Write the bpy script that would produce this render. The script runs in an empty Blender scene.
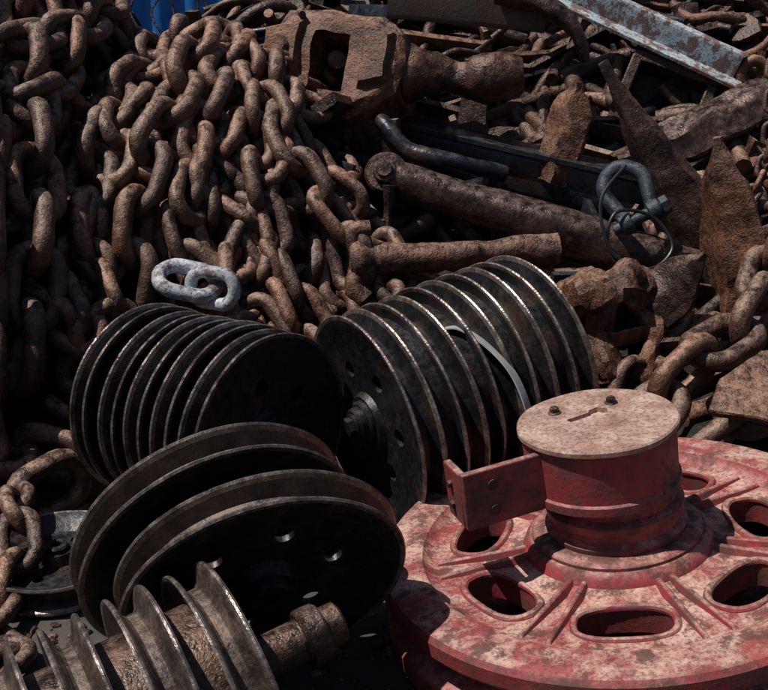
import bpy, bmesh, math, random
from mathutils import Vector, Matrix, noise
random.seed(11)
rad = math.radians
scene = bpy.context.scene

# ------------------------------------------------------------------ node helpers
def new_mat(name):
    m = bpy.data.materials.new(name); m.use_nodes = True
    nt = m.node_tree; nt.nodes.clear()
    out = nt.nodes.new('ShaderNodeOutputMaterial'); b = nt.nodes.new('ShaderNodeBsdfPrincipled')
    nt.links.new(b.outputs[0], out.inputs[0])
    tc = nt.nodes.new('ShaderNodeTexCoord')
    return m, nt, b, tc
def nz(nt, tc, scale, detail=4, rough=0.6, off=(0,0,0), stretch=(1,1,1)):
    mp = nt.nodes.new('ShaderNodeMapping'); mp.inputs['Location'].default_value = off
    mp.inputs['Scale'].default_value = stretch
    nt.links.new(tc.outputs['Object'], mp.inputs[0])
    n = nt.nodes.new('ShaderNodeTexNoise'); n.inputs['Scale'].default_value = scale
    n.inputs['Detail'].default_value = detail; n.inputs['Roughness'].default_value = rough
    nt.links.new(mp.outputs[0], n.inputs['Vector'])
    return n.outputs[0]
def ramp(nt, src, stops):
    r = nt.nodes.new('ShaderNodeValToRGB'); e = r.color_ramp.elements
    while len(e) < len(stops): e.new(0.5)
    for i, (p, c) in enumerate(stops):
        e[i].position = p
        e[i].color = (c[0], c[1], c[2], 1) if hasattr(c, '__len__') else (c, c, c, 1)
    nt.links.new(src, r.inputs[0]); return r.outputs[0]
def mix(nt, fac, a, b, mode='MIX'):
    m = nt.nodes.new('ShaderNodeMix'); m.data_type = 'RGBA'; m.blend_type = mode
    for sock, val in ((m.inputs[0], fac), (m.inputs[6], a), (m.inputs[7], b)):
        if isinstance(val, bpy.types.NodeSocket): nt.links.new(val, sock)
        elif hasattr(val, '__len__'): sock.default_value = (val[0], val[1], val[2], 1)
        else: sock.default_value = val
    return m.outputs[2]
def math_(nt, op, a, b):
    m = nt.nodes.new('ShaderNodeMath'); m.operation = op; m.use_clamp = True
    for sock, val in ((m.inputs[0], a), (m.inputs[1], b)):
        if isinstance(val, bpy.types.NodeSocket): nt.links.new(val, sock)
        else: sock.default_value = val
    return m.outputs[0]
def upmask(nt, lo=0.3, hi=0.95):
    g = nt.nodes.new('ShaderNodeNewGeometry'); s = nt.nodes.new('ShaderNodeSeparateXYZ')
    nt.links.new(g.outputs['Normal'], s.inputs[0])
    mr = nt.nodes.new('ShaderNodeMapRange'); mr.inputs[1].default_value = lo; mr.inputs[2].default_value = hi
    nt.links.new(s.outputs[2], mr.inputs[0]); return mr.outputs[0]
def edgemask(nt):
    g = nt.nodes.new('ShaderNodeNewGeometry')
    return ramp(nt, g.outputs['Pointiness'], [(0.52, 0.0), (0.60, 1.0)])
def bump(nt, b, src, strength=0.4, dist=0.01, prev=None):
    bp = nt.nodes.new('ShaderNodeBump'); bp.inputs['Strength'].default_value = strength
    bp.inputs['Distance'].default_value = dist
    nt.links.new(src, bp.inputs['Height'])
    if prev is not None: nt.links.new(prev, bp.inputs['Normal'])
    nt.links.new(bp.outputs[0], b.inputs['Normal']); return bp.outputs[0]

def rust_mat(name, dark, mid, light, dust, dustamt=0.55, metal=0.15, rough=0.72, bs=0.6, s1=5, s2=26, rlo=.22, island=False, spots=None):
    m, nt, b, tc = new_mat(name)
    n1 = nz(nt, tc, s1, 4, 0.7); n2 = nz(nt, tc, s2, 4, 0.72, (3, 1, 7)); n3 = nz(nt, tc, 130, 2, 0.6, (9, 4, 2))
    c = ramp(nt, n1, [(0.36, dark), (0.48, mid), (0.62, light)])
    c2 = ramp(nt, n2, [(0.38, dark), (0.50, mid), (0.64, light)])
    c = mix(nt, 0.5, c, c2)
    if spots is not None:
        c = mix(nt, ramp(nt, n1, [(0.56, 0.0), (0.62, .8)]), c, spots)
    f = math_(nt, 'MULTIPLY', upmask(nt), ramp(nt, n2, [(0.40, 0.0), (0.60, 1.0)]))
    f = math_(nt, 'MULTIPLY', f, dustamt)
    c = mix(nt, f, c, dust)
    c = mix(nt, math_(nt, 'MULTIPLY', ramp(nt, n3, [(0.50, 0.0), (0.64, 1.0)]), .5), c, dark)
    if island:
        g = nt.nodes.new('ShaderNodeNewGeometry')
        t = ramp(nt, g.outputs['Random Per Island'], [(0.0, (0.50,0.50,0.53)), (0.3, (0.95,0.87,0.82)), (0.55, (1.15,0.95,0.82)), (0.8,(0.78,0.78,0.78)), (1.0, (1.2,1.16,1.1))])
        c = mix(nt, 1.0, c, t, 'MULTIPLY')
    nt.links.new(c, b.inputs['Base Color'])
    b.inputs['Metallic'].default_value = metal
    nt.links.new(ramp(nt, n2, [(0.3, rough - rlo), (0.7, min(rough + 0.15, 1))]), b.inputs['Roughness'])
    p = bump(nt, b, n2, bs, 0.010)
    bump(nt, b, n3, bs * 0.9, 0.004, p)
    return m

RUST  = rust_mat('chain_rust', (0.011,0.007,0.006), (0.088,0.041,0.026), (0.20,0.102,0.062), (0.42,0.30,0.235), 0.75, metal=0.2, rough=0.56, bs=.65, rlo=.18, island=True)  # dust on link tops, lightened further to paint in sunlit highlights
RUST2 = rust_mat('orange_rust', (0.013,0.006,0.005), (0.088,0.034,0.018), (0.23,0.095,0.048), (0.41,0.27,0.20), 0.5, bs=.9, s1=7, s2=32, metal=.2, rough=.62)
RUSTD = rust_mat('dark_rust', (0.007,0.005,0.005), (0.032,0.017,0.013), (0.095,0.050,0.033), (0.25,0.175,0.135), 0.55, metal=0.35, rough=0.5, bs=.7, island=True)
SHANK = rust_mat('shank_brown', (0.011,0.007,0.006), (0.045,0.024,0.019), (0.10,0.054,0.040), (0.29,0.21,0.175), 0.5, metal=0.45, rough=0.42, bs=0.4)
HEAPM = rust_mat('heap_gap_shade', (0.003,0.002,0.002), (0.009,0.005,0.004), (0.02,0.012,0.008), (0.028,0.019,0.014), 0.3, metal=0, rough=0.95, bs=1.0)  # dark rust taken near black to put shade into the pile's gaps
BLACK = rust_mat('black_steel', (0.008,0.009,0.011), (0.014,0.015,0.019), (0.027,0.028,0.032), (0.11,0.095,0.085), 0.35, metal=0.45, rough=0.42, bs=0.2, s1=9, s2=45, rlo=.14, spots=(0.065,0.032,0.022))
EDGE  = rust_mat('worn_highlight_rim', (0.05,0.037,0.031), (0.16,0.125,0.105), (0.33,0.28,0.25), (0.42,0.35,0.31), 0.4, metal=0.65, rough=0.38, bs=0.28)  # worn rim metal, colour also lightened to stand in for rim highlights
GROOVE= rust_mat('groove_steel', (0.008,0.009,0.010), (0.017,0.017,0.020), (0.042,0.035,0.032), (0.13,0.11,0.10), 0.38, metal=0.5, rough=0.40, bs=0.2, rlo=.14, spots=(0.065,0.036,0.026))
GROOVEB=rust_mat('groove_brown', (0.014,0.010,0.009), (0.046,0.031,0.024), (0.12,0.080,0.060), (0.27,0.195,0.15), 0.5, metal=0.2, rough=0.6, bs=0.4, s1=9)
BLUEBLK=rust_mat('blue_black_beam', (0.008,0.010,0.014), (0.015,0.020,0.028), (0.036,0.036,0.04), (0.12,0.105,0.10), 0.45, metal=0.4, rough=0.40, bs=0.3, spots=(0.05,0.026,0.018))
SHACKLE=rust_mat('blue_grey_shackle', (0.008,0.010,0.015), (0.014,0.023,0.036), (0.034,0.046,0.062), (0.12,0.12,0.125), 0.4, metal=0.2, rough=0.62, bs=0.5)

def paint_mat(name, paint, paint2, rustc, dust, dustamt, lo=0.54, hi=0.60, d0=.40, d1=.56):
    m, nt, b, tc = new_mat(name)
    n1 = nz(nt, tc, 4.5, 4, 0.7); n2 = nz(nt, tc, 15, 6, 0.75, (5,2,1)); n3 = nz(nt, tc, 90, 3, 0.6, (1,8,3)); n4 = nz(nt, tc, 6, 7, 0.8, (7,7,2))
    n5 = nz(nt, tc, 2.2, 5, 0.7, (2,9,4))
    c = mix(nt, ramp(nt, n1, [(0.38, 0.0), (0.62, 1.0)]), paint, paint2)
    d = math_(nt, 'MULTIPLY', upmask(nt, 0.55, 0.97), ramp(nt, n4, [(d0, 0.08), (d1, 1.0)]))
    c = mix(nt, math_(nt, 'MULTIPLY', d, dustamt), c, dust)
    chips = ramp(nt, n2, [(lo, 0.0), (hi, 1.0)])
    c = mix(nt, math_(nt, 'MULTIPLY', chips, 0.88), c, rustc)
    e = math_(nt, 'MULTIPLY', edgemask(nt), ramp(nt, n2, [(0.40, 0.0), (0.5, .9)]))
    c = mix(nt, e, c, rustc)
    c = mix(nt, math_(nt, 'MULTIPLY', ramp(nt, n5, [(0.52, 0.0), (0.70, 1.0)]), 0.45), c, (0.12, 0.06, 0.05))
    c = mix(nt, math_(nt, 'MULTIPLY', ramp(nt, n3, [(0.48, 0.0), (0.64, 1.0)]), 0.6), c, (0.075, 0.04, 0.034))
    nt.links.new(c, b.inputs['Base Color'])
    nt.links.new(ramp(nt, n2, [(0.35, 0.42), (0.65, 0.8)]), b.inputs['Roughness'])
    p = bump(nt, b, n2, 0.45, 0.006); bump(nt, b, n3, 0.4, 0.003, p)
    return m
REDP = paint_mat('faded_red_paint', (0.22,0.012,0.022), (0.31,0.050,0.048), (0.09,0.035,0.026), (0.57,0.39,0.315), 0.84, 0.525, 0.59, .43, .57)
REDS = paint_mat('red_cap_paint', (0.22,0.012,0.022), (0.28,0.040,0.042), (0.06,0.025,0.021), (0.46,0.31,0.25), 0.8, 0.51, 0.59)
CAPTOP = paint_mat('cap_top_dust', (0.36,0.20,0.16), (0.44,0.30,0.24), (0.17,0.08,0.055), (0.55,0.41,0.335), 0.7, 0.52, 0.66)
WHITEP = paint_mat('peeling_white_paint', (0.48,0.54,0.58), (0.27,0.38,0.46), (0.13,0.055,0.034), (0.55,0.54,0.52), 0.4, 0.50, 0.53)
WLINK = paint_mat('white_link_paint', (0.54,0.58,0.63), (0.38,0.43,0.48), (0.08,0.05,0.04), (0.62,0.63,0.64), 0.5, 0.52, 0.56)
TEAL = paint_mat('teal_painted_steel', (0.015,0.07,0.065), (0.03,0.04,0.04), (0.06,0.028,0.02), (0.10,0.09,0.08), 0.4, 0.40, 0.46)

def flat_mat(name, col, rough=0.6, metal=0.0, var=0.3):
    m, nt, b, tc = new_mat(name)
    n = nz(nt, tc, 14, 4, 0.7)
    c = mix(nt, ramp(nt, n, [(0.35, 0.0), (0.65, 1.0)]), col, tuple(x*(1-var) for x in col))
    nt.links.new(c, b.inputs['Base Color']); b.inputs['Roughness'].default_value = rough
    b.inputs['Metallic'].default_value = metal; bump(nt, b, n, 0.2, 0.004); return m
STRAP = flat_mat('webbing_strap', (0.34,0.34,0.34), 0.6)
RUBBER = flat_mat('black_wire', (0.012,0.012,0.013), 0.4)
CONT = flat_mat('blue_container_paint', (0.02,0.19,0.62), 0.45)

# ------------------------------------------------------------------ mesh helpers
class MB:
    def __init__(s): s.v=[]; s.f=[]; s.m=[]
    def add(s, geo, M=None, mi=0):
        vs, fs = geo[0], geo[1]
        ms = geo[2] if len(geo) > 2 else None
        o = len(s.v)
        s.v.extend([(M @ Vector(v)) if M is not None else Vector(v) for v in vs])
        for i, f in enumerate(fs):
            s.f.append([a+o for a in f]); s.m.append(ms[i] if ms else mi)
    def mesh(s, name, mats, angle=35):
        me = bpy.data.meshes.new(name); me.from_pydata([tuple(v) for v in s.v], [], s.f)
        for m in mats: me.materials.append(m)
        me.polygons.foreach_set('material_index', s.m)
        bm = bmesh.new(); bm.from_mesh(me); bmesh.ops.recalc_face_normals(bm, faces=bm.faces); bm.to_mesh(me); bm.free()
        me.polygons.foreach_set('use_smooth', [True]*len(me.polygons))
        me.set_sharp_from_angle(angle=rad(angle)); me.update(); return me
    def obj(s, name, mats, parent=None, M=None, bevel=0, angle=35):
        return mkobj(name, s.mesh(name, mats, angle), parent, M, bevel)
def mkobj(name, me, parent=None, M=None, bevel=0):
    o = bpy.data.objects.new(name, me); scene.collection.objects.link(o)
    if parent: o.parent = parent
    if M is not None: o.matrix_local = M
    if bevel:
        b = o.modifiers.new('bev', 'BEVEL'); b.width = bevel; b.segments = 2; b.limit_method = 'ANGLE'; b.angle_limit = rad(40)
    return o
def empty(name, M=None):
    e = bpy.data.objects.new(name, None); scene.collection.objects.link(e); e.empty_display_size = 0.1
    if M is not None: e.matrix_world = M
    return e
def frame(origin, zaxis, up=(0,0,1)):
    z = Vector(zaxis).normalized(); u = Vector(up)
    if abs(z.dot(u)) > 0.97: u = Vector((0,1,0))
    x = u.cross(z).normalized(); y = z.cross(x)
    M = Matrix((x, y, z)).transposed().to_4x4(); M.translation = Vector(origin); return M
def lathe(profile, segs=96, mats=None, closed=True, wob=0):
    n = len(profile); vs=[]; fs=[]; ms=[]
    for k in range(segs):
        a = 2*math.pi*k/segs; c, s = math.cos(a), math.sin(a)
        w = 1 + wob*noise.noise(Vector((c*1.5, s*1.5, 3.1)))
        for (r, z) in profile: vs.append((r*c*w, r*s*w, z))
    for k in range(segs):
        k2 = (k+1) % segs
        for i in range(n if closed else n-1):
            j = (i+1) % n
            fs.append((k*n+i, k2*n+i, k2*n+j, k*n+j)); ms.append(mats[i] if mats else 0)
    if not closed:
        if profile[0][0] > 1e-5: fs.append([k*n for k in range(segs)]); ms.append(mats[0] if mats else 0)
        if profile[-1][0] > 1e-5: fs.append([k*n+n-1 for k in range(segs)]); ms.append(mats[-1] if mats else 0)
    return vs, fs, ms
def cyl(r, z0, z1, segs=32, ch=0.003):
    ch = max(ch, 0.0005)
    return lathe([(r-ch, z0), (r, z0+ch), (r, z1-ch), (r-ch, z1)], segs, closed=False)
def catmull(pts, n=8, closed=False):
    P = [Vector(p) for p in pts]; out=[]; N=len(P)
    rng = range(N if closed else N-1)
    for i in rng:
        g = (lambda k: P[k % N]) if closed else (lambda k: P[max(0, min(N-1, k))])
        p0,p1,p2,p3 = g(i-1), g(i), g(i+1), g(i+2)
        for j in range(n):
            t = j/n
            out.append(0.5*((2*p1)+(-p0+p2)*t+(2*p0-5*p1+4*p2-p3)*t*t+(-p0+3*p1-3*p2+p3)*t**3))
    if not closed: out.append(P[-1])
    return out
def tube(pts, r, segs=12, closed=False, w=1.0, h=1.0, e=2.0, up=(0,0,1), rough=0.0):
    """r: number or list of control radii along the length; w,h cross-section scale; e superellipse exponent (2 = round, 6 = boxy)"""
    P = [Vector(p) for p in pts]; N = len(P); vs=[]; fs=[]
    T = []
    for i in range(N):
        if closed: d = P[(i+1)%N]-P[(i-1)%N]
        else: d = P[min(i+1,N-1)]-P[max(i-1,0)]
        T.append(d.normalized())
    u = Vector(up)
    if abs(u.dot(T[0])) > 0.95: u = Vector((0,1,0)) if abs(T[0].y) < 0.9 else Vector((1,0,0))
    nrm = (u - T[0]*u.dot(T[0])).normalized()
    for i in range(N):
        nrm = (nrm - T[i]*nrm.dot(T[i])).normalized(); bi = T[i].cross(nrm)
        if hasattr(r, '__len__'):
            f = i/(N-1)*(len(r)-1); k0 = min(int(f), len(r)-2); rr = r[k0]+(r[k0+1]-r[k0])*(f-k0)
        else: rr = r
        for k in range(segs):
            a = 2*math.pi*(k+0.5)/segs; c, s = math.cos(a), math.sin(a)
            cc = math.copysign(abs(c)**(2/e), c); ss = math.copysign(abs(s)**(2/e), s)
            q = P[i] + bi*(cc*rr*w) + nrm*(ss*rr*h)
            if rough: 
                d = noise.noise(q*9)*rough + noise.noise(q*27)*rough*0.5
                q = q + (q-P[i]).normalized()*d
            vs.append(q)
    for i in range(N if closed else N-1):
        j = (i+1) % N
        for k in range(segs):
            l = (k+1) % segs
            fs.append((i*segs+k, i*segs+l, j*segs+l, j*segs+k))
    if not closed:
        fs.append([k for k in range(segs)]); fs.append([(N-1)*segs+k for k in range(segs)])
    return vs, fs
def seg(a, b, n):
    a=Vector(a); b=Vector(b); return [a.lerp(b, i/n) for i in range(n+1)]
def box(sx, sy, sz, c=(0,0,0)):
    vs=[(c[0]+x*sx/2, c[1]+y*sy/2, c[2]+z*sz/2) for x in (-1,1) for y in (-1,1) for z in (-1,1)]
    return vs, [(0,1,3,2),(4,6,7,5),(0,4,5,1),(2,3,7,6),(0,2,6,4),(1,5,7,3)]
def prism(outline, th):
    n=len(outline); vs=[(x,y,-th/2) for x,y in outline]+[(x,y,th/2) for x,y in outline]
    fs=[list(range(n))[::-1], list(range(n,2*n))]+[(i,(i+1)%n,n+(i+1)%n,n+i) for i in range(n)]
    return vs, fs
def cprism(outline, th, ch=.02):
    """prism with chamfered rims"""
    n=len(outline); cx=sum(p[0] for p in outline)/n; cy=sum(p[1] for p in outline)/n
    k=lambda p: (p[0]-ch*math.copysign(1,p[0]-cx)*min(1,abs(p[0]-cx)*6), p[1]-ch*math.copysign(1,p[1]-cy)*min(1,abs(p[1]-cy)*6))
    L=[([k(p) for p in outline],-th/2),(outline,-th/2+ch),(outline,th/2-ch),([k(p) for p in outline],th/2)]
    vs=[]; fs=[]
    for o_,z in L: vs+=[(x,y,z) for x,y in o_]
    for l in range(3): fs+=[(l*n+i,l*n+(i+1)%n,(l+1)*n+(i+1)%n,(l+1)*n+i) for i in range(n)]
    fs+=[list(range(n))[::-1], list(range(3*n,4*n))]
    return vs, fs
def boolean(me, cutters, name):
    o = bpy.data.objects.new('t', me); scene.collection.objects.link(o); tmp=[o]
    cb = MB()
    for c in cutters: cb.add(c)
    cm = cb.mesh('cut', [])
    co = bpy.data.objects.new('c', cm); scene.collection.objects.link(co); tmp.append(co)
    md = o.modifiers.new('b','BOOLEAN'); md.object = co; md.operation='DIFFERENCE'; md.solver='EXACT'
    bpy.context.view_layer.update()
    dg = bpy.context.evaluated_depsgraph_get()
    res = bpy.data.meshes.new_from_object(o.evaluated_get(dg)); res.name = name
    for t in tmp: bpy.data.objects.remove(t)
    res.set_sharp_from_angle(angle=rad(35)); return res
def xf(geo, M):
    return ([M @ Vector(v) for v in geo[0]],)+tuple(geo[1:])
def batter(me, cuts=3, maxlen=.05, amp=.018, f=7):
    bm=bmesh.new(); bm.from_mesh(me); bmesh.ops.triangulate(bm,faces=bm.faces)
    for _ in range(cuts):
        bmesh.ops.subdivide_edges(bm,edges=[e for e in bm.edges if e.calc_length()>maxlen],cuts=1)
        bmesh.ops.triangulate(bm,faces=[q for q in bm.faces if len(q.verts)>3])
    for v in bm.verts:
        p=v.co*f; q=v.co*f*3.3
        v.co += Vector((noise.noise(p),noise.noise(p+Vector((9,0,0))),noise.noise(p+Vector((0,9,0)))))*amp + Vector((noise.noise(q),noise.noise(q+Vector((9,0,0))),noise.noise(q+Vector((0,9,0)))))*amp*.35
    bm.to_mesh(me); bm.free(); me.polygons.foreach_set('use_smooth',[True]*len(me.polygons)); me.set_sharp_from_angle(angle=rad(38)); return me

# ------------------------------------------------------------------ heap height
COLS = [(-2.6,[(2.8,0),(3.1,.4),(3.9,1.3),(4.6,1.9),(6,2.1)]),
        (-1.42,[(2.95,0),(3.2,.32),(3.95,1.1),(4.55,1.52),(6,1.55)]),
        (-1.18,[(3.2,0),(3.4,.35),(4.1,.88),(4.8,1.10),(6,1.08)]),
        (-.95,[(3.3,0),(3.5,.35),(4.15,.9),(4.8,1.10),(6,1.08)]),
        (-.72,[(3.42,0),(3.62,.35),(4.2,.92),(4.8,1.13),(5.4,1.32),(6,1.42)]),
        (-.45,[(3.5,0),(3.72,.35),(4.3,.92),(4.9,1.2),(5.5,1.45),(6,1.6)]),
        (0,[(3.6,0),(3.85,.36),(4.3,.55),(4.8,.8),(5.3,1.15),(6,1.75)]),
        (.7,[(3.5,0),(3.8,.36),(4.3,.48),(4.8,.65),(5.3,1.0),(6,1.75)]),
        (1.2,[(3.0,0),(3.4,.2),(4,.35),(4.5,.55),(5.2,1.0),(6,1.75)]),
        (3.2,[(2.9,0),(3.4,.4),(4,.6),(4.5,.8),(5.2,1.2),(6,1.9)])]
def prof(p, y):
    if y <= p[0][0]: return 0.0
    for (a, za), (b, zb) in zip(p, p[1:]):
        if y <= b: return za+(zb-za)*(y-a)/(b-a)
    return max(0, p[-1][1] - (y-p[-1][0])*1.0)
def H(x, y):
    if x <= COLS[0][0]: return prof(COLS[0][1], y)
    for (xa, pa), (xb, pb) in zip(COLS, COLS[1:]):
        if x <= xb:
            t = (x-xa)/(xb-xa); return prof(pa, y)*(1-t)+prof(pb, y)*t
    return prof(COLS[-1][1], y)
def Hn(x, y):
    e=.08; return Vector((-(H(x+e,y)-H(x-e,y))/(2*e), -(H(x,y+e)-H(x,y-e))/(2*e), 1)).normalized()

mb = MB(); nx, ny = 210, 170
vs=[]; fs=[]
for j in range(ny+1):
    for i in range(nx+1):
        x=-4+8.5*i/nx; y=2.7+5.3*j/ny; h=H(x,y)
        if h > 0:
            h += min(1, h*6)*(0.12*noise.noise(Vector((x*5,y*5,0)))+0.09*noise.noise(Vector((x*14,y*14,4)))+.05*noise.noise(Vector((x*33,y*33,9))))-0.07
        else: h = -0.05
        vs.append((x,y,h))
for j in range(ny):
    for i in range(nx):
        a=j*(nx+1)+i; fs.append((a,a+1,a+nx+2,a+nx+1))
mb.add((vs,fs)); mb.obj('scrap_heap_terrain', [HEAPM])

# ------------------------------------------------------------------ ground
m, nt, b, tc = new_mat('yard_concrete')
n1=nz(nt,tc,1.3,6,0.65); n2=nz(nt,tc,30,6,0.7,(2,2,2)); n3=nz(nt,tc,160,3,0.6)
c=ramp(nt,n1,[(0.3,(0.030,0.028,0.028)),(0.6,(0.065,0.058,0.054))])
c=mix(nt,ramp(nt,n2,[(0.45,0.0),(0.7,0.6)]),c,(0.095,0.075,0.062))
nt.links.new(c,b.inputs['Base Color']); b.inputs['Roughness'].default_value=0.9
p=bump(nt,b,n2,0.5,0.02); bump(nt,b,n3,0.5,0.005,p)
g=MB(); g.add(([(-200,-200,0),(200,-200,0),(200,200,0),(-200,200,0)],[(0,1,2,3)])); g.obj('ground',[m])
g=MB()
for i in range(1600):
    x=random.uniform(-1.4,.4); y=random.uniform(1.5,3.6); s=random.uniform(.003,.014)*random.choice([1,1,1,1.8])
    M=Matrix.Translation((x,y,s*.3)) @ Matrix.Rotation(random.uniform(0,6.3),4,'Z') @ Matrix.Diagonal((s*random.uniform(.8,2),s,s*.5,1))
    pv=[(math.cos(a+random.uniform(-.3,.3)),math.sin(a+random.uniform(-.3,.3)),0) for a in (0,1.3,2.5,3.8,5)]
    vv=pv+[(q[0]*.6,q[1]*.6,1) for q in pv]
    g.add((vv,[(5,6,7,8,9)]+[(k,(k+1)%5,5+(k+1)%5,5+k) for k in range(5)]),M,random.randint(0,1))
g.obj('rust_debris',[RUST2,RUSTD])

# ------------------------------------------------------------------ sheaves (pulley wheels)
def sheave_profile(R, w, hub=.24, dish=.028, depth=.80, t=.009):
    P=[(R*.10,-w*.45),(R*hub,-w*.45),(R*(hub+.03),-w*.5+dish),(R*.70,-w*.5+dish),(R*(depth-.02),-w*.5+t*1.3),(R*.955,-w*.5+t*.15),
       (R*.99,-w*.5),(R,-w*.5+t*.5),(R*.992,-w*.5+t),(R*.96,-w*.5+t*1.5),(R*(depth+.04),-w*.5+t*2.4),(R*depth,-w*.12),
       (R*depth,w*.12),(R*(depth+.04),w*.5-t*2.4),(R*.96,w*.5-t*1.5),(R*.992,w*.5-t),(R,w*.5-t*.5),(R*.99,w*.5),
       (R*.955,w*.5-t*.15),(R*(depth-.02),w*.5-t*1.3),(R*.70,w*.5-dish),(R*(hub+.03),w*.5-dish),(R*hub,w*.45),(R*.10,w*.45)]
    mi=[0,0,0,0,0,1,1,1,1,2,2,2,2,2,1,1,1,1,0,0,0,0,0,0]
    return P, mi
def sheave_mesh(name, R, w, mats, holes=6, hr=.11, hc=.50, hub=.24, dish=.028, depth=.80, t=.009):
    P, mi = sheave_profile(R, w, hub, dish, depth, t)
    b_=MB(); b_.add(lathe(P,128,mi,wob=0.008)); me=b_.mesh(name,mats,30)
    if holes:
        cut=[]
        for k in range(holes):
            a=2*math.pi*(k+.3)/holes
            cut.append(xf(cyl(R*hr,-w,w,28,0), Matrix.Translation((R*hc*math.cos(a),R*hc*math.sin(a),0))))
        me=boolean(me,cut,name)
    return me
def stack(name, p0, p1, R, n, mats, bolt=True, holes=6, wf=.60, shaft=(.05,.05), jit=.006, hr=.08, sr=.11, t=.009, depth=.80, core=.6):
    """p0: centre of first (visible) sheave's outer face, p1: other end"""
    p0=Vector(p0); p1=Vector(p1); ax=(p1-p0); L=ax.length; pitch=L/n
    w = pitch*wf
    root=empty(name, frame(p0, -ax))
    mh=sheave_mesh(name+'_end',R,w,mats,holes,hr=hr,dish=.022,t=t,depth=depth); ms=sheave_mesh(name+'_mid',R,w,mats,0,dish=.012,t=t,depth=depth)
    for i in range(n):
        z=-i*pitch-w/2
        M=Matrix.Translation((random.uniform(-jit,jit),random.uniform(-jit,jit),z)) @ Matrix.Rotation(random.uniform(0,6.28),4,'Z') @ Matrix.Rotation(rad(random.uniform(-1.5,1.5)),4,'X')
        s=random.uniform(.98,1.015); M=M@Matrix.Diagonal((s,s,1,1))
        mkobj('sheave', mh if i in (0,n-1) else ms, root, M)
    h=MB()
    h.add(cyl(R*core,-L+w,-w*.8,48,.004),None,2)
    h.add(cyl(R*.19,-L-shaft[1]*.4,shaft[0]*.3,40,.006)); h.add(cyl(R*sr,-L-shaft[1],shaft[0],32,.006))
    h.add(cyl(R*sr*1.35,-L-shaft[1]*.75,-L-shaft[1]*.45,32,.006))
    if bolt: h.add(cyl(R*.11,shaft[0]*.9,shaft[0]+.008,32,.003),None,1); h.add(cyl(R*.09,shaft[0]*.9,shaft[0]+.025,6,.004),None,1)
    h.obj('shaft',[RUSTD if not bolt else mats[0],RUST,mats[2]],root)
    return root
BM=[BLACK,EDGE,GROOVE]; BMB=[BLACK,EDGE,GROOVEB]
stack('pulley_sheave_stack', (-.32,2.83,.335), (-.79,3.20,.315), .31, 5, BM, shaft=(.025,.05), depth=.85, core=.84)
stack('pulley_sheave_stack', (-.06,2.93,.34), (.515,3.28,.445), .335, 5, BM, shaft=(.035,.05), depth=.85, core=.84, sr=.15)
stack('pulley_sheave_stack', (-.70,1.60,.19), (-.24,1.86,.285), .245, 4, BMB, bolt=False, holes=6, shaft=(.05,.17), wf=.60, sr=.19, t=.009, depth=.80, core=.70)

def single(name, c, n_, R, w, mats, hub=.2, dish=.035, holes=6, hr=.07):
    root=empty(name, frame(c, n_)); mkobj('rim_and_web', sheave_mesh(name+'_web',R,w,mats,holes,hr,.5,hub,dish,.86,.010), root)
    h=MB(); h.add(lathe([(R*.07,-w*.7),(R*.15,-w*.7),(R*.15,w*.6),(R*.13,w*.66),(R*.07,w*.66)],40)); h.obj('bearing_hub',[BLACK],root); return root
single('pulley_sheave', (-.276,2.11,.315), (.31,-.86,-.42), .332, .085, BMB)
single('pulley_sheave', (-.40,2.25,.330), (.45,-.84,-.36), .345, .085, BMB)
single('pulley_sheave', (-.92,2.62,.05), (0,0,1), .22, .08, BM)

# ------------------------------------------------------------------ red wheel
tilt = frame((.590,2.375,.275), (-.150,.035,.985), (0,1,0))
wheel = empty('red_sheave_wheel', tilt)
P=[(.06,.018),(.215,.018),(.225,.010),(.235,-.012),(.27,-.022),(.455,-.022),(.48,-.010),(.49,.003),(.50,.006),(.575,.006),(.59,.002),(.60,-.010),
   (.60,-.045),(.592,-.056),(.55,-.072),(.54,-.085),(.54,-.10),(.55,-.113),(.592,-.129),(.60,-.14),(.60,-.185),(.59,-.195),(.51,-.195),(.49,-.18),(.48,-.09),(.25,-.085),(.22,-.15),(.06,-.15)]
P=[(r*1.015,z) for r,z in P]
b_=MB(); b_.add(lathe(P,180,wob=.004)); me=b_.mesh('web',[REDP],30)
toCam = tilt.to_3x3().transposed() @ Vector((0,-1,0)); A0 = math.degrees(math.atan2(toCam.y,toCam.x))
rightv = tilt.to_3x3().transposed() @ Vector((1,0,0)); A_right = math.atan2(rightv.y,rightv.x)
cut=[]; lips=MB(); NH=7
for k in range(NH):
    a=rad(A0-9+k*360/NH)
    M=Matrix.Rotation(a,4,'Z')@Matrix.Translation((.362,0,0))@Matrix.Rotation(math.pi/2,4,'Z')
    ol=[]
    for q in range(36):
        t=2*math.pi*q/36; c_,s_=math.cos(t),math.sin(t); e=2/2.6
        ol.append((.108*math.copysign(abs(c_)**e,c_), .060*math.copysign(abs(s_)**e,s_)))
    cut.append(xf(prism(ol,.3),M))
    lips.add(tube([M@Vector((x*1.06,y*1.09,-.023)) for x,y in ol],.010,10,True,rough=.003))
me=boolean(me,cut,'web')
mkobj('rim_and_web',me,wheel); lips.obj('hole_lips',[REDP],wheel)
bw=MB(); bw.add(lathe([(.0,-.165),(.50,-.165),(.50,-.178),(0,-.178)],80,closed=False)); bw.obj('added_dark_disc',[RUSTD],wheel)  # dark disc added below the web to paint the holes as shaded
rb=MB()
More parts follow.
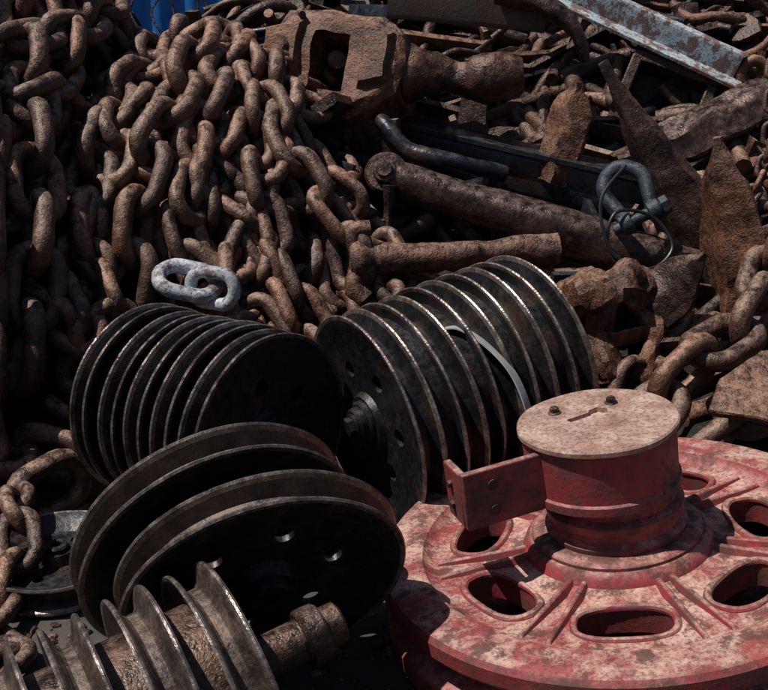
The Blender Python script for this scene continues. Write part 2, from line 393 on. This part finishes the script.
for k in range(NH):
    a=rad(A0-9+(k+.5)*360/NH)
    for s in (-1,1):
        M=Matrix.Rotation(a+s*.075,4,'Z')
        vs=[(.22,-.016,-.03),(.475,-.012,-.03),(.475,.012,-.03),(.22,.016,-.03),(.23,-.006,.002),(.46,-.004,-.014),(.46,.004,-.014),(.23,.006,.002)]
        rb.add((vs,[(4,5,6,7),(0,1,5,4),(1,2,6,5),(2,3,7,6),(3,0,4,7)]),M)
rb.obj('ribs',[REDP],wheel,bevel=.004)
hb=MB()
hb.add(lathe([(.0,.0),(.212,.0),(.212,.026),(.204,.033),(.18,.036),(0,.036)],80,closed=False),None,0)
hb.add(lathe([(.0,.0),(.172,.03),(.176,.05),(.168,.057),(.160,.061),(.158,.078),(.168,.084),(.172,.105),(.166,.112),(.155,.118),(.153,.18),(0,.18)],80,closed=False),None,1)
hb.obj('hub_rings',[REDP,GROOVEB],wheel)
cp=MB()
RZ=Matrix.Rotation(A_right,4,'Z')
capM=RZ@Matrix.Translation((-.022,0,0))
cp.add(lathe([(.06,.150),(.186,.150),(.192,.155),(.192,.175),(.186,.180),(.188,.300),(.18,.306),(.0,.306)],90,closed=False,wob=.01),capM,0)
cme=cp.mesh('cap_body',[REDS]); mkobj('cap_body',cme,wheel)
tp=MB(); tp.add(lathe([(.0,.305),(.194,.305),(.198,.309),(.198,.319),(.194,.323),(.0,.323)],96,closed=False,wob=.03),capM)
tme=tp.mesh('cap_top',[CAPTOP],30)
sl=[(-.055,-.010),(.01,-.010),(.02,-.022),(.045,-.024),(.060,0),(.045,.024),(.02,.022),(.01,.010),(-.055,.010)]
tme=boolean(tme,[xf(prism(sl,.03),RZ@Matrix.Translation((-.04,.03,.325))@Matrix.Rotation(rad(25),4,'Z'))],'cap_top')
mkobj('cap_top',tme,wheel)
bt=MB()
for (x,y) in ((.03,.085),(-.115,.07)):
    bt.add(cyl(.017,.322,.327,20,.002),RZ@Matrix.Translation((x,y,0))); bt.add(cyl(.012,.326,.340,6,.003),RZ@Matrix.Translation((x,y,0)))
bt.obj('cap_bolts',[RUSTD],wheel)
br=MB()
BMx=RZ@Matrix.Rotation(rad(198),4,'Z')
br.add(box(.23,.020,.145,(.29,.035,.225)),BMx); br.add(box(.020,.10,.14,(.397,-.022,.225)),BMx)
br.add(box(.15,.075,.016,(.255,-.01,.162)),BMx)
br.obj('bracket',[REDS],wheel,bevel=.004)
bh=MB()
for z in (.19,.255):
    bh.add(cyl(.014,0,.003,16,.001),BMx@Matrix.Translation((.33,.045,z))@Matrix.Rotation(-math.pi/2,4,'X'))
for z in (.195,.25):
    bh.add(cyl(.011,0,.010,6,.002),BMx@Matrix.Translation((.406,-.03,z))@Matrix.Rotation(math.pi/2,4,'Y'))
bh.obj('bracket_bolts',[RUSTD],wheel)
sb=MB(); sb.add(cyl(.21,-.30,-.17,40,.01)); sb.obj('lower_hub',[RUSTD],wheel)

# ------------------------------------------------------------------ chains
LL, LW, LD = .268, .184, .056
def link_geo(L, W, d, n=10, segs=12):
    pts=[]; r=W/2-d/2; s=L/2-d/2-r
    for k in range(n+1):
        a=-math.pi/2+math.pi*k/n; pts.append((s+r*math.cos(a), r*math.sin(a),0))
    for k in range(n+1):
        a=math.pi/2+math.pi*k/n; pts.append((-s+r*math.cos(a), r*math.sin(a),0))
    return tube(pts,d/2,segs,True)
LG=[]
for k in range(6):
    g_=link_geo(LL,LW,LD)
    vs=[]
    for v in g_[0]:
        v=Vector(v); o=noise.noise(v*16+Vector((k*7,0,0)))*.006; vs.append(v*(1+o*3)+Vector((0,0,o)))
    LG.append((vs,g_[1]))
def add_chain(mb, path, scale=1.0, roll=None, nrm=None, mi=0, jit=10):
    P=[Vector(p) for p in path]; pitch=(LL-LD*2+.004)*scale
    cum=[0]
    for a,b2 in zip(P,P[1:]): cum.append(cum[-1]+(b2-a).length)
    roll = random.uniform(0,math.pi) if roll is None else roll
    def at(q):
        kk=0
        while kk < len(cum)-2 and cum[kk+1] < q: kk+=1
        return P[kk].lerp(P[kk+1],(q-cum[kk])/max(1e-6,cum[kk+1]-cum[kk]))
    s=pitch*.5; i=0
    while s < cum[-1]-pitch*.3:
        p=at(s); s2=min(s+pitch*.4,cum[-1]-1e-4); s1=max(0,s-pitch*.4)
        t=(at(s2)-at(s1)).normalized()
        n_ = nrm(p) if nrm else Vector((0,-.7,.7))
        if abs(n_.dot(t))>.95: n_=Vector((1,0,0))
        n_=(n_-t*n_.dot(t)).normalized(); b3=n_.cross(t)
        M=Matrix((t,b3,n_)).transposed().to_4x4()
        M=Matrix.Translation(p)@M@Matrix.Rotation(roll+(i%2)*math.pi/2+rad(random.uniform(-jit,jit)),4,'X')@Matrix.Rotation(rad(random.uniform(-jit,jit))*.8,4,'Z')@Matrix.Rotation(rad(random.uniform(-jit,jit))*.6,4,'Y')
        M=M@Matrix.Scale(scale,4)
        mb.add(random.choice(LG),M,mi); s+=pitch; i+=1
def hn(p): return Hn(p.x,p.y)
def drape(xys, off):
    out=[]
    for p in catmull([(x,y,0) for x,y in xys],6):
        n_=Hn(p.x,p.y); out.append(Vector((p.x,p.y,H(p.x,p.y)))+n_*(off+.03*noise.noise(p*5)))
    return out
def xlim(y): return .08-max(0,y-4.1)*.85
cm=MB()
for i in range(21):
    x=-2.0+i*.11; ye=(3.05 if x<-1.3 else 3.35 if x<-.9 else 3.6)
    xs=[]; y=5.1; xx=x
    while y>ye:
        if xx<xlim(y): xs.append((xx,y))
        y-=random.uniform(.3,.45); xx=x+random.uniform(-.14,.14)
    xs.append((xx,ye)); 
    if len(xs)>1: add_chain(cm, drape(xs,.04), 1.05, nrm=hn, jit=16)
for i in range(20):
    cx=random.uniform(-1.9,-.2); cy=random.uniform(3.8,4.8)
    xs=[]; a=random.uniform(0,6.28); x,y=cx,cy
    for k in range(6):
        y=max(y,3.5); x=min(max(x,-2.0),xlim(y))
        xs.append((x,y)); a+=random.uniform(-1.0,1.0); x+=.26*math.cos(a); y+=.26*math.sin(a); y=min(y,5.0)
    add_chain(cm, drape(xs,.12), 1.0, nrm=hn, jit=20)
for i in range(12):
    x=-1.85+i*.165+random.uniform(-.03,.03); xs=[]; y=4.95+random.uniform(-.2,.1); xx=x
    ye=(3.1 if x<-1.3 else 3.5 if x<-.9 else 3.7)+random.uniform(0,.35)
    while y>ye:
        if xx<xlim(y): xs.append((xx,y))
        y-=random.uniform(.25,.4); xx+=random.uniform(-.12,.12)
    if len(xs)>2: add_chain(cm, drape(xs,.18), 1.08, nrm=hn, jit=12)
cm.obj('chain_pile',[RUST],angle=60)
def chain(path, scale=1.0, roll=None, mat=RUST, nrm=None, name='anchor_chain', jit=7, sm=8):
    c=MB(); add_chain(c,catmull(path,sm),scale,roll,nrm,0,jit); return c.obj(name,[mat],angle=60)
chain([(-.755,4.55,1.36),(-.77,4.22,1.20),(-.86,3.90,.96),(-.90,3.70,.66),(-.93,3.58,.35)],1.2,.4)
chain([(-.60,4.62,1.30),(-.66,4.16,1.12),(-.72,3.92,.84),(-.75,3.76,.54),(-.74,3.66,.3)],1.18,1.0)
chain([(-.95,4.6,1.24),(-1.04,4.2,1.12),(-1.07,3.85,.88),(-1.04,3.60,.58),(-1.07,3.45,.25)],1.2,.2)
chain([(-.60,4.55,1.28),(-.44,4.2,1.08),(-.30,4.0,.86),(-.16,3.92,.70),(-.10,3.80,.48)],1.08,.7)
chain([(-.50,4.45,1.2),(-.50,4.1,1.02),(-.45,3.88,.74),(-.36,3.76,.48)],1.1,.1)
chain([(-1.75,4.2,1.70),(-1.42,3.70,1.25),(-1.32,3.42,.95),(-1.28,3.18,.60),(-1.26,3.0,.30),(-1.18,2.9,.10)],1.3,.5)
chain([(-1.55,4.2,1.6),(-1.55,3.6,1.20),(-1.42,3.2,.80),(-1.36,3.0,.45),(-1.32,2.85,.12)],1.3,1.1)
chain([(-1.45,4.4,1.58),(-1.32,4.1,1.35),(-1.22,3.72,1.02),(-1.16,3.45,.72),(-1.18,3.25,.35)],1.2,.9)
chain([(-1.50,3.0,.14),(-1.25,3.02,.16),(-1.05,3.10,.14),(-1.02,2.98,.10),(-1.2,2.85,.08)],1.15,.8)
chain([(-1.35,3.0,.06),(-1.12,2.86,.10),(-1.04,2.68,.16),(-1.00,2.5,.06),(-1.02,2.3,.05),(-.92,2.2,.045),(-1.05,2.0,.05)],.80,.3)
chain([(-1.3,2.8,.05),(-1.15,2.6,.07),(-1.1,2.4,.06),(-1.12,2.25,.05),(-.98,2.12,.05)],.80,.9)
chain([(1.62,3.9,.85),(1.40,3.66,.66),(1.24,3.42,.50),(1.05,3.28,.42),(.92,3.2,.32),(.80,3.12,.18)],1.2,.5)
chain([(1.5,3.4,.5),(1.32,3.25,.42),(1.18,3.12,.32),(1.0,3.06,.18)],1.15,.2)
chain([(1.66,4.6,1.35),(1.60,4.5,1.2),(1.60,4.45,1.0),(1.57,4.4,.8),(1.5,4.35,.7)],.42,.2)
w_=MB(); w_.add(LG[0],Matrix.Translation((-.69,3.60,.58))@Matrix.Rotation(rad(12),4,'Y')@Matrix.Rotation(rad(30),4,'X')@Matrix.Scale(.95,4))
w_.add(LG[1],Matrix.Translation((-.60,3.58,.56))@Matrix.Rotation(rad(-25),4,'Z')@Matrix.Rotation(rad(80),4,'X')@Matrix.Scale(.85,4))
w_.obj('white_chain_link',[WLINK],angle=60)

# ------------------------------------------------------------------ anchors and big fittings
a=MB(); A=Vector((.04,4.33,.80)); B=Vector((1.27,4.00,.47)); pts=seg(A,B,40)
a.add(tube(pts,[.075,.078,.095,.09,.09],24,e=2.6,rough=.006))
d=(B-A).normalized(); side=Vector((-.35,-.75,.5)); side=(side-d*side.dot(d)).normalized()
E=A-d*.03
a.add(xf(cyl(.088,-.055,.055,36,.012),frame(E,side)))
a.add(xf(cyl(.034,-.10,.10,24,.006),frame(E,side)),None,1); a.add(xf(cyl(.050,.055,.085,24,.006),frame(E,side)),None,1)
a.add(tube(seg(E+Vector((.01,-.09,-.02)),E+Vector((.0,-.13,-.26)),8),[.05,.038,.034,.045,.05],14,w=.6,rough=.006),None,1)
a.obj('anchor_shank',[SHANK,RUSTD])
a=MB(); A=Vector((-.10,3.84,.585)); B=Vector((.66,3.96,.60))
a.add(tube(seg(A,B,30),[.056,.062,.052,.05,.054,.052,.056,.064],20,rough=.012))
d=(B-A).normalized()
a.add(tube(seg(A-d*.03,A+d*.06,6),[.06,.078,.08,.078,.068,.06],20,rough=.01))
a.add(tube(catmull([A+Vector((.02,-.02,-.02)),A+Vector((-.01,-.05,-.08)),A+Vector((.03,-.07,-.13))],5),.04,14,rough=.008))
a.add(tube(catmull([A+Vector((0,0,.03)),A+Vector((-.02,.02,.10)),A+Vector((.05,.03,.12))],5),.03,14,rough=.008))
a.obj('rusty_tie_rod',[RUST2])
a=MB(); A=Vector((.06,4.78,.87)); B=Vector((1.15,4.40,.68))
a.add(tube(seg(A,B,14),.09,16,w=.8,h=1.0,e=9,rough=.003)); a.add(tube(seg(A+Vector((.0,0,.10)),B+Vector((0,0,.10)),14),.10,12,w=1.0,h=.12,e=9))
a.obj('steel_box_beam',[BLUEBLK])
a=MB(); a.add(tube(catmull([(-.02,4.6,.98),(.0,4.5,1.0),(.10,4.42,.90),(.30,4.36,.86),(.5,4.42,.80)],7),.034,14,rough=.006)); a.obj('steel_hook',[BLUEBLK])
# forged swivel block with rectangular window and thick walls
blk=MB()
ol=[(-.29,-.17),(-.23,-.24),(.10,-.25),(.21,-.19),(.29,-.13),(.31,.0),(.28,.13),(.18,.20),(-.08,.23),(-.25,.22),(-.31,.10)]
blk.add(cprism(ol,.30,.035)); bme=blk.mesh('block',[RUST2])
win=[(-.08,-.14),(.09,-.14),(.095,.11),(-.07,.12)]
bme=boolean(bme,[xf(prism(win,.8),Matrix.Translation((-.03,0,0))), xf(prism([(-.09,-.30),(.02,-.30),(.02,-.20),(-.09,-.20)],.12),Matrix.Identity(4))],'block')
batter(bme,3,.04,.016,7)
blkroot=empty('swivel_block', frame((-.17,4.76,1.18),(-.30,-.84,.46)))
mkobj('body',bme,blkroot)
nk=MB()
nk.add(cprism([(-.33,-.11),(-.15,-.13),(-.15,.17),(-.33,.12)],.38,.03))
nk.add(cprism([(.12,-.13),(.26,-.10),(.26,.12),(.12,.16)],.36,.03))
nk.add(xf(cyl(.055,-.21,.21,24,.012),Matrix.Translation((-.25,.03,0))))
nme=nk.mesh('cheeks',[RUST2]); batter(nme,2,.05,.014,8); mkobj('cheeks',nme,blkroot)
nk=MB()
nk.add(tube(catmull([(.26,.0,.0),(.42,.03,-.05),(.52,.02,-.08),(.62,.04,-.10),(.76,.07,-.12)],8),[.12,.11,.08,.065,.06,.065,.09,.10,.10,.08,.05],18,e=3,rough=.02))
nk.add(tube(catmull([(-.2,-.2,0),(-.28,-.3,0),(-.2,-.38,0),(-.05,-.36,0)],6),[.05,.045,.04],14,rough=.01))
nk.obj('neck',[RUSTD],blkroot)
a=MB(); a.add(cprism([(-.07,-.30),(.07,-.30),(.06,.22),(.02,.27),(-.06,.25)],.06,.012),frame((.40,4.80,.98),(-.3,-.9,.2))); pm=a.mesh('steel_plate',[RUSTD]); batter(pm,3,.05,.01,8); mkobj('steel_plate',pm)
a=MB(); a.add(tube(seg((.02,5.02,1.46),(.72,4.96,1.40),14),.07,16,w=.6,h=1.0,e=8,rough=.005)); a.obj('painted_steel_bar',[TEAL])
A=Vector((.60,5.30,1.62)); B=Vector((1.58,4.90,1.18))
a=MB(); a.add(tube(seg(A,B,20),.072,16,w=.35,h=1.0,e=9,rough=.003,up=(0,-.25,1)));a.add(tube(seg(A+Vector((0,-.05,-.07)),B+Vector((0,-.05,-.07)),20),.05,12,w=1,h=.18,e=9,up=(0,-.25,1)))
a.add(tube([B+Vector((.07+.055*math.cos(t),0,-.02+.055*math.sin(t))) for t in [k*math.pi/8 for k in range(16)]],.028,12,True),None,1)
a.obj('peeling_white_beam',[WHITEP,RUST])
a=MB(); a.add(tube(catmull([(.50,4.9,1.50),(.68,4.84,1.46),(.82,4.80,1.36),(.88,4.78,1.22)],7),[.065,.06,.045,.018],16,w=1.2,h=.8,rough=.008)); a.obj('iron_claw',[RUSTD])

def fluke(name, c, tip, nrm, L, W, T, mat, base=.45, mid=.45, amp=.02, pw=1.9, tipw=.12):
    """anchor palm: local Y = length (tip at +), local Z = facing; faceted ridge on the front, flat back"""
    y=Vector(tip).normalized(); z=Vector(nrm); z=(z-y*z.dot(y)).normalized(); x=y.cross(z)
    M=Matrix((x,y,z)).transposed().to_4x4(); M.translation=Vector(c)
    n=34; vs=[]; fs=[]
    sec=[(-1,0),(-.93,.28),(-.5,.55),(-.12,.95),(.12,.95),(.5,.55),(.93,.28),(1,0),(.93,-.3),(.4,-.42),(-.4,-.42),(-.93,-.3)]
    m_=len(sec)
    for i in range(n+1):
        t=i/n; yy=(t-.5)*L
        if t<mid: wd=base+(1-base)*math.sin(t/mid*math.pi/2)
        else: wd=max(tipw,(1-((t-mid)/(1-mid))**pw))
        wd*=W/2; tt=T*(1.0-.72*t)
        for px_,pz_ in sec:
            v=Vector((px_*wd,yy,pz_*tt)); s=v*8+Vector(c)*3
            nn=Vector((noise.noise(s),noise.noise(s+Vector((5,0,0))),noise.noise(s+Vector((0,5,0)))))*amp+Vector((noise.noise(v*35),0,noise.noise(v*31)))*amp*.35
            vs.append(v+nn*min(1,wd/(W*.2)))
    for i in range(n):
        for q in range(m_):
            r_=(q+1)%m_; fs.append((i*m_+q,i*m_+r_,(i+1)*m_+r_,(i+1)*m_+q))
    fs.append(list(range(m_))); fs.append([n*m_+q for q in range(m_)])
    o=MB(); o.add((vs,fs),M); return o.obj(name,[mat],angle=32)
fluke('anchor_fluke',(1.26,3.80,.74),(-.24,.05,1),(-.85,-.45,.25),.64,.30,.10,RUST2,base=.6,mid=.38)
fluke('anchor_fluke',(1.08,4.18,.88),(-.52,.1,.85),(-.80,-.45,.40),.92,.34,.12,RUSTD,base=.95,mid=.1,amp=.012,pw=1.25)
fluke('anchor_fluke',(.76,4.52,.95),(.25,.1,1),(-.4,-.8,.2),.42,.20,.09,RUST2,base=.75,mid=.5,pw=3.5,tipw=.35)
fluke('anchor_fluke',(1.42,4.72,.95),(.8,.1,.40),(-.2,-.7,.7),.85,.24,.11,SHANK,base=.8,mid=.7,pw=3)
fluke('anchor_fluke',(1.02,3.70,.50),(.5,-.2,.7),(-.3,-.8,.5),.42,.22,.07,RUSTD,base=.7,mid=.5)
a=MB(); c=Vector((.93,4.0,.80))
F=frame(c,(-.35,-.8,.5)); F=F@Matrix.Rotation(rad(35),4,'Z')@Matrix.Scale(.92,4)
bow=[(-.055,-.10,0),(-.075,-.02,0),(-.085,.05,0),(-.05,.11,0),(0,.13,0),(.05,.11,0),(.085,.05,0),(.075,-.02,0),(.055,-.10,0)]
a.add(tube(catmull([F@Vector(p) for p in bow],6),.028,16,rough=.005))
for s in (-1,1): a.add(xf(cyl(.044,-.026,.026,24,.005),F@Matrix.Translation((s*.062,-.11,0))@Matrix.Rotation(math.pi/2,4,'Y')))
a.add(xf(cyl(.024,-.12,.12,20,.004),F@Matrix.Translation((0,-.11,0))@Matrix.Rotation(math.pi/2,4,'Y')),None,1)
a.add(xf(cyl(.040,.09,.125,6,.004),F@Matrix.Translation((0,-.11,0))@Matrix.Rotation(math.pi/2,4,'Y')),None,1)
a.obj('bow_shackle',[SHACKLE,RUSTD])
a=MB(); lp=[(.90,3.96,.92),(.80,3.88,.80),(.84,3.80,.63),(.98,3.79,.57),(1.07,3.84,.64),(1.0,3.90,.74),(.86,3.88,.76),(.83,3.83,.64),(.93,3.78,.53),(1.08,3.77,.49)]
a.add(tube(catmull(lp,8),.0065,8)); a.obj('black_wire',[RUBBER])
a=MB()
M=frame((1.28,5.0,1.0),(-.2,-.9,.35))@Matrix.Rotation(rad(-18),4,'Z')
a.add(box(.40,.05,.24,(0,.16,0)),M); a.add(box(.05,.36,.24,(-.18,-.02,0)),M); a.add(box(.40,.36,.04,(0,0,-.10)),M); a.add(box(.05,.30,.2,(.18,0,.01)),M)
a.obj('steel_bracket',[RUSTD],bevel=.008)
a=MB()
a.add(tube(catmull([(.60,3.74,.40),(.72,3.68,.50),(.84,3.70,.53),(.95,3.74,.49),(1.05,3.78,.42)],8),[.04,.07,.09,.07,.085,.09,.06,.05],22,rough=.05))
a.add(tube(catmull([(.80,3.70,.50),(.77,3.62,.38),(.82,3.58,.22)],6),[.07,.05,.06],18,rough=.035))
a.add(tube(catmull([(.94,3.74,.46),(.98,3.64,.34),(.93,3.6,.2)],6),[.06,.04,.055],18,rough=.03))
a.obj('anchor_crown',[RUST2],angle=28)

# scrap scatter: bars, plates, pipes, bent rods
sc=MB()
def piece(p, n_, big=1.0):
    dd=Vector((random.uniform(-1,1),random.uniform(-.7,.7),random.uniform(-.45,.55))).normalized(); dd=(dd-n_*dd.dot(n_)*.75).normalized()
    k=random.random(); L=random.uniform(.12,.34)*big; mi=random.choice([0,0,0,0,1,2,3])
    if k<.35: sc.add(tube(seg(p-dd*L,p+dd*L,8),random.uniform(.012,.045)*big,12,rough=.006),None,mi)
    elif k<.66: sc.add(tube(seg(p-dd*L,p+dd*L,6),random.uniform(.03,.07)*big,8,w=.25,h=1,e=8,rough=.004,up=tuple(n_+Vector((random.uniform(-.6,.6),0,0)))),None,mi)
    elif k<.82:
        r=random.uniform(.06,.13)*big; ol=[(r*random.uniform(.5,1.1)*math.cos(t),r*random.uniform(.5,1.1)*math.sin(t)) for t in [q*math.pi*2/7 for q in range(7)]]
        sc.add(cprism(ol,.03,.006),frame(p+n_*.03,n_+Vector((random.uniform(-.9,.9),random.uniform(-.9,.3),0))),mi)
    else:
        q=[p+dd*t*L+n_*(.06*math.sin(3*t+i)) + dd.cross(n_)*(.10*math.cos(2.2*t+i)) for t in (-1,-.5,0,.5,1)]
        sc.add(tube(catmull(q,5),random.uniform(.015,.035)*big,12,rough=.006),None,mi)
for i in range(400):
    x=random.uniform(-.35,2.6); y=random.uniform(3.75,6.0)
    if x>1: y=random.uniform(3.3,6.0)
    z=H(x,y)+random.uniform(-.02,.12); piece(Vector((x,y,z)),Hn(x,y),1.0 if i<300 else .6)
for i in range(250):
    x=random.uniform(-.2,2.2); y=random.uniform(4.6,6.0); piece(Vector((x,y,H(x,y)+random.uniform(.0,.16))),Hn(x,y),random.uniform(.8,1.5))
for i in range(44):
    x=random.uniform(-.85,-.3); y=random.uniform(4.95,5.7); piece(Vector((x,y,H(x,y)+random.uniform(.03,.12))),Hn(x,y),.9)
for i in range(10):
    x=random.uniform(-1.3,-.85); y=random.uniform(4.9,5.3); piece(Vector((x,y,H(x,y)+.02)),Hn(x,y),.5)
sc.obj('scrap_metal_pile',[RUSTD,RUST,RUST2,BLUEBLK],angle=40)
rc=MB()
for i in range(9):
    x=random.uniform(.9,1.9); y=random.uniform(3.4,4.8); a_=random.uniform(0,6.28); xs=[]
    for k in range(5):
        xs.append((x,y)); a_+=random.uniform(-.8,.8); x+=.2*math.cos(a_); y+=.2*math.sin(a_)
    add_chain(rc,drape(xs,.06),.9,nrm=hn,jit=15)
for i in range(6):
    x=random.uniform(-.3,.6); y=random.uniform(3.7,4.1); a_=random.uniform(-.4,.4); xs=[]
    for k in range(4):
        xs.append((x,y)); a_+=random.uniform(-.5,.5); x+=.2*math.cos(a_); y+=.12*math.sin(a_)
    add_chain(rc,drape(xs,.05),.85,nrm=hn,jit=15)
rc.obj('chain_scraps',[RUST],angle=60)
a=MB(); M=frame((1.13,2.98,.42),(-.12,-.42,.9))@Matrix.Rotation(rad(20),4,'Z')
a.add(cprism([(-.17,-.06),(-.02,-.13),(.25,-.12),(.3,.12),(.06,.15),(-.10,.06)],.026,.005),M); a.add(box(.02,.2,.09,(.03,0,-.06)),M)
pm=a.mesh('rusty_plate',[RUST2]); batter(pm,3,.04,.010,9); mkobj('rusty_plate',pm)
pts=catmull([(.13,2.98,.60),(.154,2.94,.625),(.22,2.93,.635),(.303,2.88,.595),(.368,2.82,.535),(.41,2.78,.44),(.415,2.80,.36)],8)
a=MB(); a.add(tube(pts,.020,8,w=1.0,h=.12,e=5,up=(0,-.5,1))); a.obj('webbing_strap',[STRAP])

ct=MB(); n=90; ol=[]
W_=6.2
for i in range(n+1):
    x=-4.6+W_*i/n; ph=i%4; ol.append((x,9.0+(0,.0,.04,.04)[ph]))
vs=[(x,y,.1) for x,y in ol]+[(x,y,2.6) for x,y in ol]
ct.add((vs,[(i,i+1,n+2+i,n+1+i) for i in range(n)]))
for z in (.1,2.65): ct.add(box(W_,.12,.14,(-1.5,9.04,z)))
ct.add(box(W_,2.2,.05,(-1.5,10.15,2.62))); ct.add(box(W_,.05,2.5,(-1.5,11.25,1.35)))
for x in (-4.6,1.6): ct.add(box(.12,.14,2.6,(x,9.03,1.35))); ct.add(box(.05,2.2,2.5,(x,10.15,1.35)))
ct.obj('shipping_container',[CONT])
a=MB()
for i in range(7):
    x=-1.35+i*.09; a.add(tube(catmull([(x,5.3,1.05),(x+.05,5.25,1.25),(x+random.uniform(-.1,.15),5.3,1.42),(x+random.uniform(-.2,.2),5.35,1.6)],6),.006,6))
a.obj('loose_wire',[RUSTD])

# ------------------------------------------------------------------ light
sun_dir=Vector((-.47,-.06,.87)).normalized()   # towards the sun
el=math.asin(sun_dir.z); az=math.atan2(sun_dir.x,sun_dir.y)
w=bpy.data.worlds.new('World'); scene.world=w; w.use_nodes=True; nt=w.node_tree
bg=nt.nodes['Background']; sky=nt.nodes.new('ShaderNodeTexSky'); sky.sky_type='NISHITA'; sky.sun_disc=False
sky.sun_elevation=el; sky.sun_rotation=az
nt.links.new(sky.outputs[0],bg.inputs[0]); bg.inputs[1].default_value=.05
sd=bpy.data.lights.new('sun','SUN'); sd.energy=5.0; sd.angle=rad(.5); sd.color=(1,.95,.88)
so=bpy.data.objects.new('sun',sd); scene.collection.objects.link(so); so.rotation_euler=sun_dir.to_track_quat('Z','Y').to_euler()
so.location=(0,0,6)
cd=bpy.data.cameras.new('camera'); co=bpy.data.objects.new('camera',cd); scene.collection.objects.link(co)
cd.lens=50; cd.sensor_width=36; cd.clip_end=500; co.location=(0,0,1.65); co.rotation_euler=(rad(70),0,0)
scene.camera=co
scene.view_settings.view_transform='Standard'; scene.view_settings.look='None'; scene.view_settings.exposure=0
